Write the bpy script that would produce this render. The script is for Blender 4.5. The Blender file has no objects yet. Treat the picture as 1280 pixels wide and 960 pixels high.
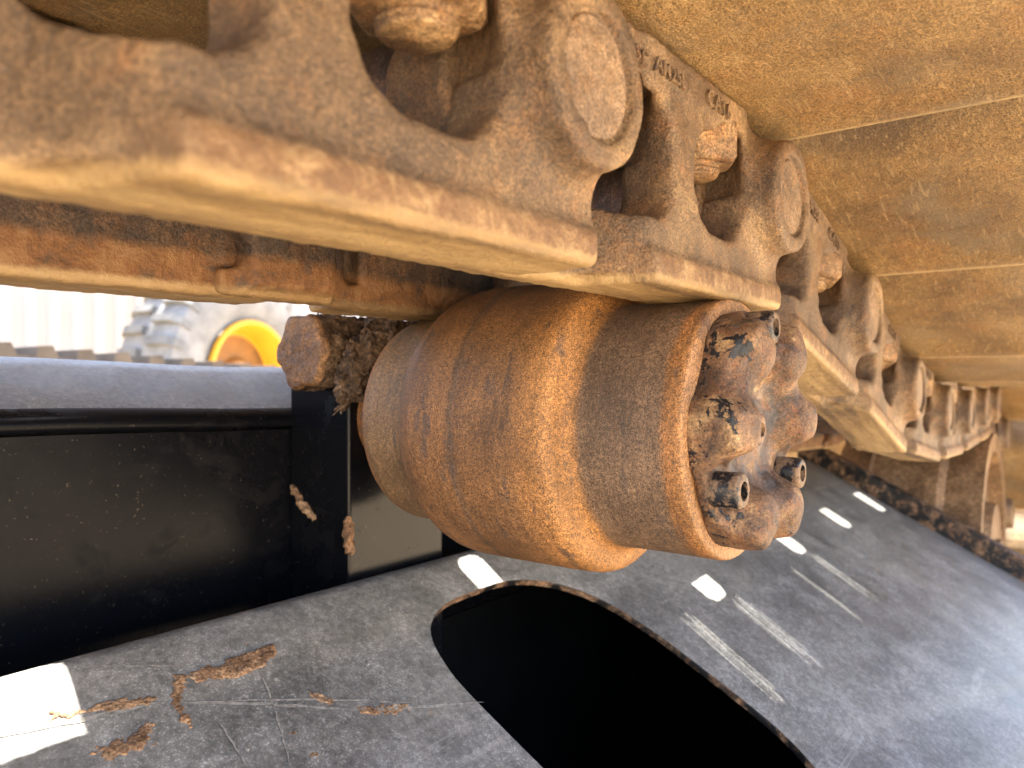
import bpy, bmesh, math, random
import numpy as np
from mathutils import Vector, Matrix, noise as mnoise
import openvdb as vdb

random.seed(7)
rng = np.random.default_rng(7)
R = math.radians
scene = bpy.context.scene
C = scene.collection

# ---------------------------------------------------------------- camera, light, exposure
cam_d = bpy.data.cameras.new('camera')
cam = bpy.data.objects.new('camera', cam_d)
C.objects.link(cam)
cam_d.sensor_width = 36.0
cam_d.lens = 27.0
cam_d.clip_start = 0.01
cam_d.clip_end = 300
fwd, right, up = Vector((.8, .6, 0)), Vector((.6, -.8, 0)), Vector((0, 0, 1))
cam.matrix_world = Matrix((
    (right.x, up.x, -fwd.x, 0), (right.y, up.y, -fwd.y, 0), (right.z, up.z, -fwd.z, 0), (0, 0, 0, 1)))
cam_d.dof.use_dof = True
cam_d.dof.focus_distance = 0.365
cam_d.dof.aperture_fstop = 11.5
scene.camera = cam

SUN = Vector((.364, .165, 1.0)).normalized()
wd = bpy.data.worlds.new('World')
scene.world = wd
wd.use_nodes = True
wn = wd.node_tree
sky = wn.nodes.new('ShaderNodeTexSky')
sky.sky_type = 'NISHITA'
sky.sun_disc = False
sky.dust_density = 3.0
sky.ozone_density = 0.6
sky.sun_elevation = math.asin(SUN.z)
sky.sun_rotation = math.atan2(SUN.x, SUN.y)
bg = wn.nodes['Background']
bg.inputs['Strength'].default_value = 0.13
wn.links.new(sky.outputs[0], bg.inputs[0])

sl = bpy.data.lights.new('sun', 'SUN')
sl.energy = 3.9
sl.angle = R(.5)
sl.color = (1, .95, .86)
so = bpy.data.objects.new('sun', sl)
C.objects.link(so)
so.rotation_euler = SUN.to_track_quat('Z', 'Y').to_euler()
so.location = SUN * 5

scene.view_settings.view_transform = 'Standard'
scene.view_settings.look = 'None'
scene.view_settings.gamma = 1
scene.view_settings.use_curve_mapping = False
scene.view_settings.exposure = 3.02
scene.render.engine = 'CYCLES'
scene.cycles.use_denoising = True
scene.cycles.max_bounces = 8
scene.cycles.diffuse_bounces = 3
scene.cycles.sample_clamp_indirect = 8


# ---------------------------------------------------------------- helpers
def tag(o, label=None, cat=None, group=None, kind=None):
    if label: o['label'] = label
    if cat: o['category'] = cat
    if group: o['group'] = group
    if kind: o['kind'] = kind
    return o


def empty(name, loc=(0, 0, 0)):
    o = bpy.data.objects.new(name, None)
    o.location = loc
    o.empty_display_size = .02
    C.objects.link(o)
    return o


def link_mesh(name, me, mats=(), parent=None, smooth=False, mw=None):
    if mats and not me.materials:
        for m in (mats if isinstance(mats, (list, tuple)) else [mats]):
            me.materials.append(m)
    if smooth:
        me.polygons.foreach_set('use_smooth', [True] * len(me.polygons))
    o = bpy.data.objects.new(name, me)
    C.objects.link(o)
    if parent: o.parent = parent
    if mw is not None: o.matrix_local = mw
    return o


def bm_mesh(name, bm):
    bmesh.ops.recalc_face_normals(bm, faces=bm.faces)
    me = bpy.data.meshes.new(name)
    bm.to_mesh(me)
    bm.free()
    return me


def smooth_by_angle(o, deg=35):
    me = o.data
    me.polygons.foreach_set('use_smooth', [True] * len(me.polygons))
    bm = bmesh.new(); bm.from_mesh(me)
    for e in bm.edges:
        if len(e.link_faces) == 2 and e.calc_face_angle(0) > R(deg): e.smooth = False
    bm.to_mesh(me); bm.free()


def bevel(o, w, seg=2, ang=35):
    m = o.modifiers.new('bevel', 'BEVEL')
    m.width = w; m.segments = seg; m.limit_method = 'ANGLE'; m.angle_limit = R(ang)
    m.harden_normals = False
    return o


def box_bm(bm, x0, x1, y0, y1, z0, z1, mw=None):
    vs = [bm.verts.new((x, y, z)) for z in (z0, z1) for y in (y0, y1) for x in (x0, x1)]
    if mw is not None:
        for v in vs: v.co = mw @ v.co
    for f in ((0, 2, 3, 1), (4, 5, 7, 6), (0, 1, 5, 4), (2, 6, 7, 3), (0, 4, 6, 2), (1, 3, 7, 5)):
        bm.faces.new([vs[i] for i in f])


def box_obj(name, ext, mat, parent=None, bev=.002, mw=None):
    bm = bmesh.new()
    box_bm(bm, *ext, mw=mw)
    o = link_mesh(name, bm_mesh(name, bm), [mat], parent)
    if bev: bevel(o, bev)
    return o


def lathe_mesh(name, prof, seg=64, axis='y', cap=True):
    """prof: list of (a, r) along the axis."""
    bm = bmesh.new()
    rings = []
    for a, r in prof:
        ring = []
        for k in range(seg):
            t = 2 * math.pi * k / seg
            c, s = r * math.cos(t), r * math.sin(t)
            co = {'y': (c, a, s), 'x': (a, c, s), 'z': (c, s, a)}[axis]
            ring.append(bm.verts.new(co))
        rings.append(ring)
    for p, q in zip(rings, rings[1:]):
        for k in range(seg):
            bm.faces.new((p[k], p[(k + 1) % seg], q[(k + 1) % seg], q[k]))
    if cap:
        bm.faces.new(rings[0]); bm.faces.new(rings[-1])
    return bm_mesh(name, bm)


# ---- signed distance fields ---------------------------------------------
def smin(a, b, k):
    h = np.clip(.5 + .5 * (b - a) / k, 0, 1)
    return b * (1 - h) + a * h - k * h * (1 - h)


def smax(a, b, k): return -smin(-a, -b, k)


def sst(e0, e1, x):
    t = np.clip((x - e0) / (e1 - e0), 0, 1)
    return t * t * (3 - 2 * t)


def sd_box(x, y, z, c, h, r=0.0):
    qx, qy, qz = abs(x - c[0]) - h[0] + r, abs(y - c[1]) - h[1] + r, abs(z - c[2]) - h[2] + r
    return np.sqrt(np.maximum(qx, 0) ** 2 + np.maximum(qy, 0) ** 2 + np.maximum(qz, 0) ** 2) + \
        np.minimum(np.maximum(qx, np.maximum(qy, qz)), 0) - r


def sd_rect(u, v, c, h, r):
    qx, qy = abs(u - c[0]) - h[0] + r, abs(v - c[1]) - h[1] + r
    return np.sqrt(np.maximum(qx, 0) ** 2 + np.maximum(qy, 0) ** 2) + np.minimum(np.maximum(qx, qy), 0) - r


def sd_cyl(a, rad, a0, a1, r, rr=.0015):
    dx, dy = rad - r + rr, abs(a - (a0 + a1) / 2) - (a1 - a0) / 2 + rr
    return np.minimum(np.maximum(dx, dy), 0) + np.sqrt(np.maximum(dx, 0) ** 2 + np.maximum(dy, 0) ** 2) - rr


def sd_capsule(x, y, z, a, b, ra, rb):
    a, b = np.array(a), np.array(b)
    d = b - a
    t = np.clip(((x - a[0]) * d[0] + (y - a[1]) * d[1] + (z - a[2]) * d[2]) / (d @ d), 0, 1)
    return np.sqrt((x - a[0] - t * d[0]) ** 2 + (y - a[1] - t * d[1]) ** 2 + (z - a[2] - t * d[2]) ** 2) - (ra + (rb - ra) * t)


def wob(x, y, z, amp, f, seed=0):
    """cheap smooth wobble for cast and caked surfaces"""
    g = np.random.default_rng(seed)
    out = 0
    for i in range(7):
        d = g.normal(size=3); d /= np.linalg.norm(d)
        ff = f * (1 + .45 * i)
        out = out + np.sin((x * d[0] + y * d[1] + z * d[2]) * ff + g.uniform(0, 6.28)) / (1 + .3 * i)
    return amp * out / 3


def grid(lo, hi, h):
    n = [int(math.ceil((b - a) / h)) + 1 for a, b in zip(lo, hi)]
    ax = [np.float32(l) + np.float32(h) * np.arange(k, dtype=np.float32) for l, k in zip(lo, n)]
    return np.meshgrid(*ax, indexing='ij')


def sdf_mesh(name, D, lo, h, adapt=0.0):
    D = np.ascontiguousarray(np.clip(D, -4 * h, 4 * h), dtype=np.float32)
    g = vdb.FloatGrid(4 * h)
    g.copyFromArray(D)
    pts, tris, quads = g.convertToPolygons(isovalue=0.0, adaptivity=adapt)
    pts = np.array(pts, dtype=np.float64) * h + np.array(lo)
    faces = [tuple(map(int, q)) for q in quads] + [tuple(map(int, t)) for t in tris]
    me = bpy.data.meshes.new(name)
    me.from_pydata(pts.tolist(), [], faces)
    me.update()
    # make sure the faces look outward
    f0 = np.array([f[:3] for f in faces])
    a, b, c = pts[f0[:, 0]], pts[f0[:, 1]], pts[f0[:, 2]]
    if (np.einsum('ij,ij->i', a, np.cross(b, c))).sum() < 0:
        me.flip_normals()
    bm = bmesh.new(); bm.from_mesh(me)
    seen, isl = set(), []
    for v in bm.verts:
        if v.index in seen: continue
        st, comp = [v], []
        seen.add(v.index)
        while st:
            w = st.pop(); comp.append(w)
            for e in w.link_edges:
                o_ = e.other_vert(w)
                if o_.index not in seen: seen.add(o_.index); st.append(o_)
        isl.append(comp)
    if len(isl) > 1:
        isl.sort(key=len)
        for comp in isl[:-1]: bmesh.ops.delete(bm, geom=comp, context='VERTS')
        bm.to_mesh(me)
    bm.free()
    me.polygons.foreach_set('use_smooth', [True] * len(me.polygons))
    return me


# ---- materials -----------------------------------------------------------
class NT:
    def __init__(s, name):
        s.m = bpy.data.materials.new(name)
        s.m.use_nodes = True
        s.t = s.m.node_tree
        s.b = s.t.nodes['Principled BSDF']
        tc = s.t.nodes.new('ShaderNodeTexCoord')
        oi = s.t.nodes.new('ShaderNodeObjectInfo')
        s.obj = tc.outputs['Object']
        s.rand = oi.outputs['Random']
        sc_ = s.t.nodes.new('ShaderNodeVectorMath'); sc_.operation = 'SCALE'
        cmb = s.t.nodes.new('ShaderNodeCombineXYZ')
        for i in range(3): s.t.links.new(s.rand, cmb.inputs[i])
        s.t.links.new(cmb.outputs[0], sc_.inputs[0]); sc_.inputs[3].default_value = 3.7
        ad = s.t.nodes.new('ShaderNodeVectorMath'); ad.operation = 'ADD'
        s.t.links.new(s.obj, ad.inputs[0]); s.t.links.new(sc_.outputs[0], ad.inputs[1])
        s.co = ad.outputs[0]

    def L(s, a, b): s.t.links.new(a, b)

    def val(s, x, inp):
        if isinstance(x, (int, float)): inp.default_value = x
        elif isinstance(x, tuple): inp.default_value = (*x, 1) if len(x) == 3 and inp.type == 'RGBA' else x
        else: s.L(x, inp)

    def noise(s, scale, detail=4, rough=.6, dist=0, co=None, stretch=None):
        n = s.t.nodes.new('ShaderNodeTexNoise')
        c = co if co is not None else s.co
        if stretch:
            mp = s.t.nodes.new('ShaderNodeMapping')
            if len(stretch) == 2:
                mp.inputs['Rotation'].default_value = stretch[1]; mp.inputs['Scale'].default_value = stretch[0]
            else: mp.inputs['Scale'].default_value = stretch
            s.L(c, mp.inputs[0]); c = mp.outputs[0]
        s.L(c, n.inputs['Vector'])
        n.inputs['Scale'].default_value = scale; n.inputs['Detail'].default_value = detail
        n.inputs['Roughness'].default_value = rough; n.inputs['Distortion'].default_value = dist
        return n.outputs['Fac']

    def voro(s, scale, feature='F1', co=None, out='Distance'):
        n = s.t.nodes.new('ShaderNodeTexVoronoi')
        n.feature = feature
        s.L(co if co is not None else s.co, n.inputs['Vector'])
        n.inputs['Scale'].default_value = scale
        return n.outputs[out]

    def ramp(s, f, *stops, interp='LINEAR'):
        r = s.t.nodes.new('ShaderNodeValToRGB')
        r.color_ramp.interpolation = interp
        el = r.color_ramp.elements
        while len(el) < len(stops): el.new(.5)
        for e, (p, c) in zip(el, stops):
            e.position = p
            e.color = (c, c, c, 1) if isinstance(c, (int, float)) else (*c, 1)
        s.L(f, r.inputs[0])
        return r.outputs[0]

    def mix(s, f, a, b, mode='MIX'):
        n = s.t.nodes.new('ShaderNodeMix'); n.data_type = 'RGBA'; n.blend_type = mode
        s.val(f, n.inputs[0]); s.val(a, n.inputs[6]); s.val(b, n.inputs[7])
        return n.outputs[2]

    def math(s, op, a, b=0.0, c=None):
        n = s.t.nodes.new('ShaderNodeMath'); n.operation = op
        s.val(a, n.inputs[0]); s.val(b, n.inputs[1])
        if c is not None: s.val(c, n.inputs[2])
        return n.outputs[0]

    def sep(s, v=None):
        n = s.t.nodes.new('ShaderNodeSeparateXYZ'); s.L(v if v is not None else s.obj, n.inputs[0]); return n.outputs

    def maprange(s, v, a, b, c=0.0, d=1.0):
        n = s.t.nodes.new('ShaderNodeMapRange')
        s.val(v, n.inputs[0])
        for i, x in enumerate((a, b, c, d)): n.inputs[i + 1].default_value = x
        return n.outputs[0]

    def bump(s, h, strength=.5, dist=.001, nrm=None):
        n = s.t.nodes.new('ShaderNodeBump')
        s.L(h, n.inputs['Height'])
        n.inputs['Strength'].default_value = strength; n.inputs['Distance'].default_value = dist
        if nrm is not None: s.L(nrm, n.inputs['Normal'])
        return n.outputs[0]

    def out(s, col, rough=.8, metal=0.0, nrm=None, spec=.5, coat=0):
        s.val(col, s.b.inputs['Base Color']); s.val(rough, s.b.inputs['Roughness']); s.val(metal, s.b.inputs['Metallic'])
        s.b.inputs['Specular IOR Level'].default_value = spec
        if coat: s.b.inputs['Coat Weight'].default_value = coat
        if nrm is not None: s.L(nrm, s.b.inputs['Normal'])
        return s.m


def rusty(name, dark, mid, light, orange, grain=900, patch=26, spec=.35, bstr=.6, extra=None, d0=.33, g2a=.6):
    n = NT(name)
    big = n.noise(patch, 6, .62, .3)
    col = n.ramp(big, (d0, dark), (.5, mid), (1 - d0 + .01, light))
    pat = n.ramp(n.noise(patch * 2.3, 8, .7), (.5, 0.0), (.68, 1.0))
    col = n.mix(n.math('MULTIPLY', pat, .65), col, orange)
    g = n.noise(grain, 3, .65)
    g2 = n.noise(grain * .28, 5, .7)
    col = n.mix(.75, col, n.ramp(g, (.34, .3), (.5, .95), (.66, 1.75)), 'MULTIPLY')
    col = n.mix(.7, col, n.ramp(g2, (.36, 1 - g2a * .8), (.5, 1.0), (.64, 1 + g2a)), 'MULTIPLY')
    if extra: col = extra(n, col)
    h = n.math('ADD', n.math('MULTIPLY', g, .35), n.math('ADD', n.math('MULTIPLY', g2, .8), n.math('MULTIPLY', big, 1.0)))
    nr = n.bump(h, bstr, .0022)
    return n.out(col, n.maprange(g2, .3, .7, .40, .72), 0.0, nr, spec)


def link_extra(n, col):
    x, y, z = n.sep()
    # dusty yellow film on the running face of the rail, scuffed rust on the rail's side
    w = n.noise(300, 4, .6)
    zz = n.math('ADD', z, n.math('MULTIPLY', n.math('SUBTRACT', w, .5), .004))
    side = n.math('MULTIPLY', n.maprange(zz, -.0445, -.0470), n.maprange(x, -.142, -.128))
    scuff = n.noise(110, 7, .78, .4)
    col = n.mix(n.math('MULTIPLY', side, .85), col, n.ramp(scuff, (.32, (.125, .060, .024)), (.5, (.225, .118, .048)), (.66, (.44, .285, .13))))
    under = n.maprange(zz, -.0535, -.0555)
    streak = n.noise(45, 6, .65, .3, stretch=(.12, 1, 1))
    col = n.mix(n.math('MULTIPLY', under, .92), col, n.ramp(streak, (.36, (.12, .075, .035)), (.48, (.32, .20, .078)), (.62, (.50, .34, .15))))
    return col


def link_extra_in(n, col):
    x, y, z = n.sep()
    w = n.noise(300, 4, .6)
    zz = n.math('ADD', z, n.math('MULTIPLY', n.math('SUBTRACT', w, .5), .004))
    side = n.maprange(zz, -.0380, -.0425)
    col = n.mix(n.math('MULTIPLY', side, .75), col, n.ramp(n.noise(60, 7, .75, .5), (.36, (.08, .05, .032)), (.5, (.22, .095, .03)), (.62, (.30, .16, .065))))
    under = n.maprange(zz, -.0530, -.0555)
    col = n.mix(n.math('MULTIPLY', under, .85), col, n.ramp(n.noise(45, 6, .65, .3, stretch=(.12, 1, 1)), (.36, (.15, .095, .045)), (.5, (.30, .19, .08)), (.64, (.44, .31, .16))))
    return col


M_link = rusty('cast_steel_dusty_rust', (.052, .031, .018), (.138, .083, .041), (.33, .210, .100), (.23, .105, .036), 1000, 20, .6, .8, link_extra, .27, .40)
M_link_in = rusty('cast_steel_orange_rust_shaded', (.020, .017, .016), (.052, .032, .020), (.12, .068, .034), (.15, .062, .018), 900, 22, .45, .7, link_extra_in)  # darker than the outer links: shade between the rails put into the base
def shoe_extra(n, col):
    x, y, z = n.sep()
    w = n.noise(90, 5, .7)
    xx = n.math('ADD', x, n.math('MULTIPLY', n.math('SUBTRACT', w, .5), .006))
    lip = n.math('MULTIPLY', n.maprange(xx, .0105, .0135), .5)                     # light caught on the lip edge put into the colour
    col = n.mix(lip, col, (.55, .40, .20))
    overlap_shade = n.ramp(n.math('ADD', n.noise(20, 6, .7, .4), n.maprange(xx, -.125, -.16, -.06, .16)), (.55, 0.0), (.68, 1.0))
    col = n.mix(n.math('MULTIPLY', overlap_shade, .55), col, (.075, .048, .028))          # shade under the overlap put into the colour as a blotchy band
    grey = n.ramp(n.noise(13, 5, .65, .3), (.50, 0.0), (.64, 1.0))
    col = n.mix(n.math('MULTIPLY', grey, .45), col, (.17, .135, .09))
    for k, (a, sc, th) in enumerate(((.9, 330, .69), (2.0, 380, .70), (1.45, 300, .70), (.3, 420, .70))):
        v = n.ramp(n.noise(sc, 2, .5, 0, stretch=((.09, 1, 1), (0, 0, a))), (th - .02, 0.0), (th, 1.0))
        col = n.mix(n.math('MULTIPLY', v, .28), col, (.46, .32, .16))
    return col


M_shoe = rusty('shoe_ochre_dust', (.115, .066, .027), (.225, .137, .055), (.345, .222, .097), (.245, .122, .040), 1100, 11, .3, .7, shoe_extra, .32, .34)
M_pin = rusty('pin_steel', (.10, .07, .05), (.18, .12, .075), (.27, .18, .11), (.26, .14, .06), 1100, 40, .5, .35)
M_nut = rusty('nut_dirt_rust', (.11, .06, .03), (.22, .13, .065), (.37, .24, .12), (.30, .14, .05), 900, 60, .4, .6)
M_bush = rusty('bushing_dark_steel', (.05, .035, .028), (.10, .06, .04), (.16, .10, .06), (.2, .09, .04), 800, 30, .5, .3)
M_idler = rusty('idler_dust', (.10, .06, .03), (.17, .10, .05), (.30, .19, .10), (.20, .11, .045), 500, 12, .3, .5)
M_mud = rusty('dried_mud', (.15, .085, .05), (.29, .17, .095), (.44, .29, .17), (.33, .18, .09), 700, 60, .2, 1.0)
M_dirt = rusty('caked_dark_dirt', (.05, .032, .022), (.10, .065, .042), (.22, .15, .10), (.13, .075, .04), 600, 90, .15, 1.0)
M_clamp = rusty('clamp_brown', (.09, .045, .022), (.17, .09, .045), (.25, .14, .07), (.23, .11, .045), 700, 40, .3, .5)


def mat_roller():
    n = NT('roller_rust')
    y = n.sep()[1]
    w = n.noise(40, 5, .7)
    yy = n.math('ADD', y, n.math('MULTIPLY', n.math('SUBTRACT', w, .5), .006))
    f = n.maprange(yy, .130, .350)
    P = lambda v: (v - .130) / .220
    col = n.ramp(f,
                 (P(.137), (.36, .21, .11)), (P(.141), (.34, .15, .04)), (P(.1475), (.30, .125, .034)), (P(.151), (.175, .105, .06)),
                 (P(.176), (.135, .083, .050)), (P(.191), (.145, .088, .050)), (P(.1955), (.34, .15, .036)), (P(.203), (.35, .158, .042)),
                 (P(.213), (.30, .13, .034)), (P(.226), (.215, .098, .032)), (P(.255), (.205, .09, .028)), (P(.259), (.115, .062, .03)),
                 (P(.263), (.215, .094, .028)), (P(.295), (.205, .088, .027)), (P(.308), (.22, .11, .038)), (P(.315), (.205, .115, .050)),
                 (P(.337), (.215, .122, .054)), (P(.342), (.30, .120, .032)))
    col = n.mix(.15, col, (.19, .12, .065))
    big = n.noise(22, 7, .68, .4)
    col = n.mix(.8, col, n.ramp(big, (.34, .55), (.5, 1.0), (.66, 1.4)), 'MULTIPLY')
    ring = n.noise(30, 5, .6, 0, stretch=(.6, 10, .6))
    col = n.mix(.45, col, n.ramp(ring, (.3, .6), (.5, 1.0), (.7, 1.3)), 'MULTIPLY')
    sc = n.ramp(n.noise(36, 6, .7, .2, stretch=(1, 3.2, 1)), (.57, 0.0), (.63, 1.0))
    col = n.mix(n.math('MULTIPLY', sc, .6), col, (.075, .055, .045))
    g = n.noise(1500, 2, .6)
    g2 = n.noise(520, 4, .7)
    col = n.mix(.9, col, n.ramp(g, (.36, .30), (.47, .95), (.54, 1.1), (.66, 1.75)), 'MULTIPLY')
    col = n.mix(.75, col, n.ramp(g2, (.36, .55), (.5, 1.05), (.64, 1.6)), 'MULTIPLY')
    pit = n.ramp(n.voro(640), (.0, 1.0), (.22, 0.0))
    pm = n.ramp(n.noise(160, 3, .6), (.48, 0.0), (.6, 1.0))
    pit = n.math('MULTIPLY', pit, pm)
    col = n.mix(n.math('MULTIPLY', pit, .75), col, (.07, .035, .015))
    h = n.math('SUBTRACT', n.math('ADD', n.math('MULTIPLY', g, .4), n.math('MULTIPLY', g2, .7)), n.math('MULTIPLY', pit, .6))
    return n.out(col, n.maprange(g2, .3, .7, .48, .75), 0.0, n.bump(h, .6, .0013), .6)


def mat_cap():
    n = NT('cap_chipped_paint')
    x, y, z = n.sep()
    big = n.noise(50, 6, .68, .4)
    col = n.ramp(big, (.36, (.044, .027, .018)), (.48, (.115, .063, .033)), (.57, (.20, .11, .052)), (.66, (.38, .24, .115)))
    pat = n.ramp(n.noise(95, 7, .72), (.5, 0.0), (.62, 1.0))
    col = n.mix(n.math('MULTIPLY', pat, .6), col, (.21, .085, .032))
    g = n.noise(1000, 2, .6); g2 = n.noise(350, 5, .7)
    col = n.mix(.85, col, n.ramp(g, (.3, .3), (.5, 1.0), (.72, 1.6)), 'MULTIPLY')
    col = n.mix(.75, col, n.ramp(g2, (.3, .5), (.5, 1.0), (.7, 1.4)), 'MULTIPLY')
    # faded blue grey paint left in the hollows round the centre, black paint in chips on the flank
    rad = n.math('SQRT', n.math('ADD', n.math('MULTIPLY', x, x), n.math('MULTIPLY', z, z)))
    pn = n.noise(85, 7, .72, .5)
    low = n.maprange(y, .122, .129)
    cen = n.maprange(rad, .046, .02)
    blue = n.ramp(n.math('ADD', pn, n.math('MULTIPLY', n.math('MULTIPLY', low, cen), .17)), (.585, 0.0), (.66, 1.0))
    col = n.mix(n.math('MULTIPLY', blue, .3), col, n.ramp(g2, (.38, (.05, .07, .09)), (.62, (.17, .19, .20))))
    bn = n.noise(70, 6, .7, .6, co=n.obj)
    flank = n.math('MULTIPLY', n.maprange(rad, .044, .052), n.maprange(y, .113, .118))
    blk = n.ramp(n.math('ADD', bn, n.math('MULTIPLY', flank, .10)), (.65, 0.0), (.675, 1.0))
    col = n.mix(blk, col, (.010, .012, .016))
    ro = n.mix(blk, n.maprange(g2, .3, .7, .45, .8), (.22, .22, .22))
    h = n.math('ADD', n.math('MULTIPLY', g, .3), n.math('ADD', g2, n.math('MULTIPLY', blk, .5)))
    return n.out(col, ro, 0.0, n.bump(h, .6, .0014), .5)


def mat_bolt():
    n = NT('bolt_black_chipped')
    y = n.sep()[1]
    pn = n.noise(130, 6, .7)
    f = n.ramp(n.math('ADD', pn, n.maprange(y, .122, .116, -.05, .12)), (.43, 0.0), (.50, 1.0))
    col = n.mix(f, (.012, .013, .015), n.ramp(n.noise(500, 4, .7), (.35, (.10, .06, .035)), (.65, (.27, .17, .095))))
    return n.out(col, n.mix(f, (.25, .25, .25), (.75, .75, .75)), 0.0, n.bump(n.noise(600, 4, .7), .35, .001), .5)


def mat_plate(name='dusty_black_paint', spec=.38, k=1.0):
    n = NT(name)
    co = n.obj
    base = n.ramp(n.noise(9, 7, .65, .3, co=co), (.36, (.095, .093, .088)), (.5, (.142, .139, .131)), (.64, (.205, .198, .184)))
    fine = n.noise(850, 3, .75, co=co)
    f2 = n.noise(260, 5, .72, co=co)
    # dust film
    dust = n.ramp(n.noise(26, 8, .74, .5, co=co), (.42, 0.0), (.66, 1.0))
    spk = n.ramp(fine, (.555, 0.0), (.61, 1.0))
    dm = n.math('ADD', n.math('MULTIPLY', dust, .30 * k), n.math('MULTIPLY', n.math('MULTIPLY', spk, n.math('ADD', dust, .5)), .5 * k))
    col = n.mix(n.math('MINIMUM', dm, .9), base, (.46, .44, .41))
    col = n.mix(.8, col, n.ramp(f2, (.3, .5), (.5, 1.0), (.7, 1.6)), 'MULTIPLY')
    # fine scratches in a few directions
    acc = None
    for i, (ang, sc, th) in enumerate(((.55, 55, .715), (-.35, 48, .72), (1.25, 60, .725), (.1, 42, .725), (.75, 90, .715))):
        s_ = n.noise(sc, 2, .5, 0, co=co, stretch=((.035, 1, .035) if False else (.04, 1.0, 1.0), (R(0), 0, ang + i)))
        v = n.ramp(s_, (th - .02, 0.0), (th, 1.0), (th + .03, .0))
        v = n.math('MULTIPLY', v, n.ramp(n.noise(18 + 3 * i, 3, .6, co=co), (.45, 0.0), (.6, 1.0)))
        acc = v if acc is None else n.math('MAXIMUM', acc, v)
    col = n.mix(n.math('MULTIPLY', acc, .5), col, (.42, .40, .36))
    blot = n.ramp(n.noise(34, 8, .75, .4, co=co), (.66, 0.0), (.72, 1.0))
    blot = n.math('MULTIPLY', blot, n.ramp(n.noise(400, 3, .7, co=co), (.42, 0.0), (.55, 1.0)))
    col = n.mix(n.math('MULTIPLY', blot, .6), col, (.36, .27, .18))
    h = n.math('ADD', n.math('MULTIPLY', fine, .25), n.math('ADD', n.math('MULTIPLY', f2, .4), n.math('MULTIPLY', blot, 1.0)))
    rough = n.math('ADD', n.maprange(n.noise(14, 6, .65, co=co), .3, .7, .36, .50), n.math('MULTIPLY', dm, .4))
    return n.out(col, rough, 0.0, n.bump(h, .22, .0008), spec)


def mat_black(name='black_gloss_paint', rough=.16, spec=.22, dust=.015):
    n = NT(name)
    sp = n.ramp(n.noise(420, 3, .7), (.66, 0.0), (.72, 1.0))
    sm = n.ramp(n.noise(30, 6, .7, .5), (.56, 0.0), (.72, 1.0))
    col = n.mix(n.math('ADD', n.math('MULTIPLY', sp, .25), n.math('MULTIPLY', sm, dust)), (.0045, .005, .007), (.34, .27, .2))
    return n.out(col, n.math('ADD', n.maprange(n.noise(12, 5, .6), .3, .7, rough, rough + .12), n.math('MULTIPLY', sm, .3)), 0.0,
                 n.bump(n.noise(60, 4, .6), .05, .001), spec)


def mat_edge():
    n = NT('chipped_rusty_edge')
    pn = n.noise(62, 6, .72, .5, co=n.obj)
    f = n.ramp(pn, (.46, 0.0), (.60, 1.0))
    col = n.mix(f, (.010, .010, .011), n.ramp(n.noise(300, 5, .7), (.36, (.09, .048, .026)), (.5, (.20, .11, .06)), (.64, (.36, .24, .15))))
    return n.out(col, n.mix(f, (.3, .3, .3), (.8, .8, .8)), 0.0, n.bump(n.noise(350, 5, .7), .5, .0012), .4)


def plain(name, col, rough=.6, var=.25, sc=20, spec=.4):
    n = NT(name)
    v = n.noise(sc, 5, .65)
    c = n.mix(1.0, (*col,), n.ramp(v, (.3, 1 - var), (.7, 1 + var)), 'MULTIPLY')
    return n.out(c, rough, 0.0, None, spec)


M_roller, M_cap, M_bolt = mat_roller(), mat_cap(), mat_bolt()
M_plate, M_black, M_edge = mat_plate(), mat_black(), mat_edge()
M_wall = mat_black('black_wall_paint', .22, .10, .02)
M_black_dull = mat_plate('dusty_black_paint_upper', .22, .8)
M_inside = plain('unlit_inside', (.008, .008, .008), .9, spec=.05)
M_scratch = plain('bare_scratch', (.27, .25, .22), .8, .6, 300)
M_dustmark = None

# ---------------------------------------------------------------- setting: ground
def mat_ground():
    n = NT('yard_sand')
    a = n.noise(1.3, 8, .65, co=n.obj); b = n.noise(40, 5, .7, co=n.obj)
    col = n.ramp(a, (.3, (.36, .27, .17)), (.55, (.48, .37, .24)), (.75, (.56, .45, .31)))
    col = n.mix(.6, col, n.ramp(b, (.3, .6), (.7, 1.3)), 'MULTIPLY')
    return n.out(col, .9, 0.0, n.bump(b, .7, .01), .2)


GZ = -.74
bm = bmesh.new()
bmesh.ops.create_grid(bm, x_segments=60, y_segments=60, size=1)
for v in bm.verts:
    x, y = v.co.x, v.co.y
    v.co = (math.copysign(abs(x) ** 2.2, x) * 150, math.copysign(abs(y) ** 2.2, y) * 150, GZ)
    d = v.co.xy.length
    if 2.6 < d < 40: v.co.z += .03 * mnoise.noise(Vector((v.co.x * .8, v.co.y * .8, 0)))
tag(link_mesh('ground', bm_mesh('ground', bm), [mat_ground()], smooth=True), 'sandy yard ground seen beyond the track frame', None, None, 'structure')

# ---------------------------------------------------------------- track frame
SL = .525                                   # fall of the sloping plate
CA, SA = 1 / math.hypot(1, SL), SL / math.hypot(1, SL)
Y0, Z0 = .362, -.127                        # where the flat of the plate meets the rolled ridge


def plate_pt(X, Y, lift=0.0):
    return Vector((X, Y - SA * lift, Z0 - SL * (Y0 - Y) + CA * lift))


frame = tag(empty('undercarriage', (.4, .25, GZ)),
            'black painted steel track frame with a rounded slot in its sloping dusty plate', 'undercarriage')
FI = Matrix.Translation((-.4, -.25, -GZ))


def fpart(name, me, mats, smooth=False):
    me.transform(FI)
    return link_mesh(name, me, mats, frame, smooth)


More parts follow.
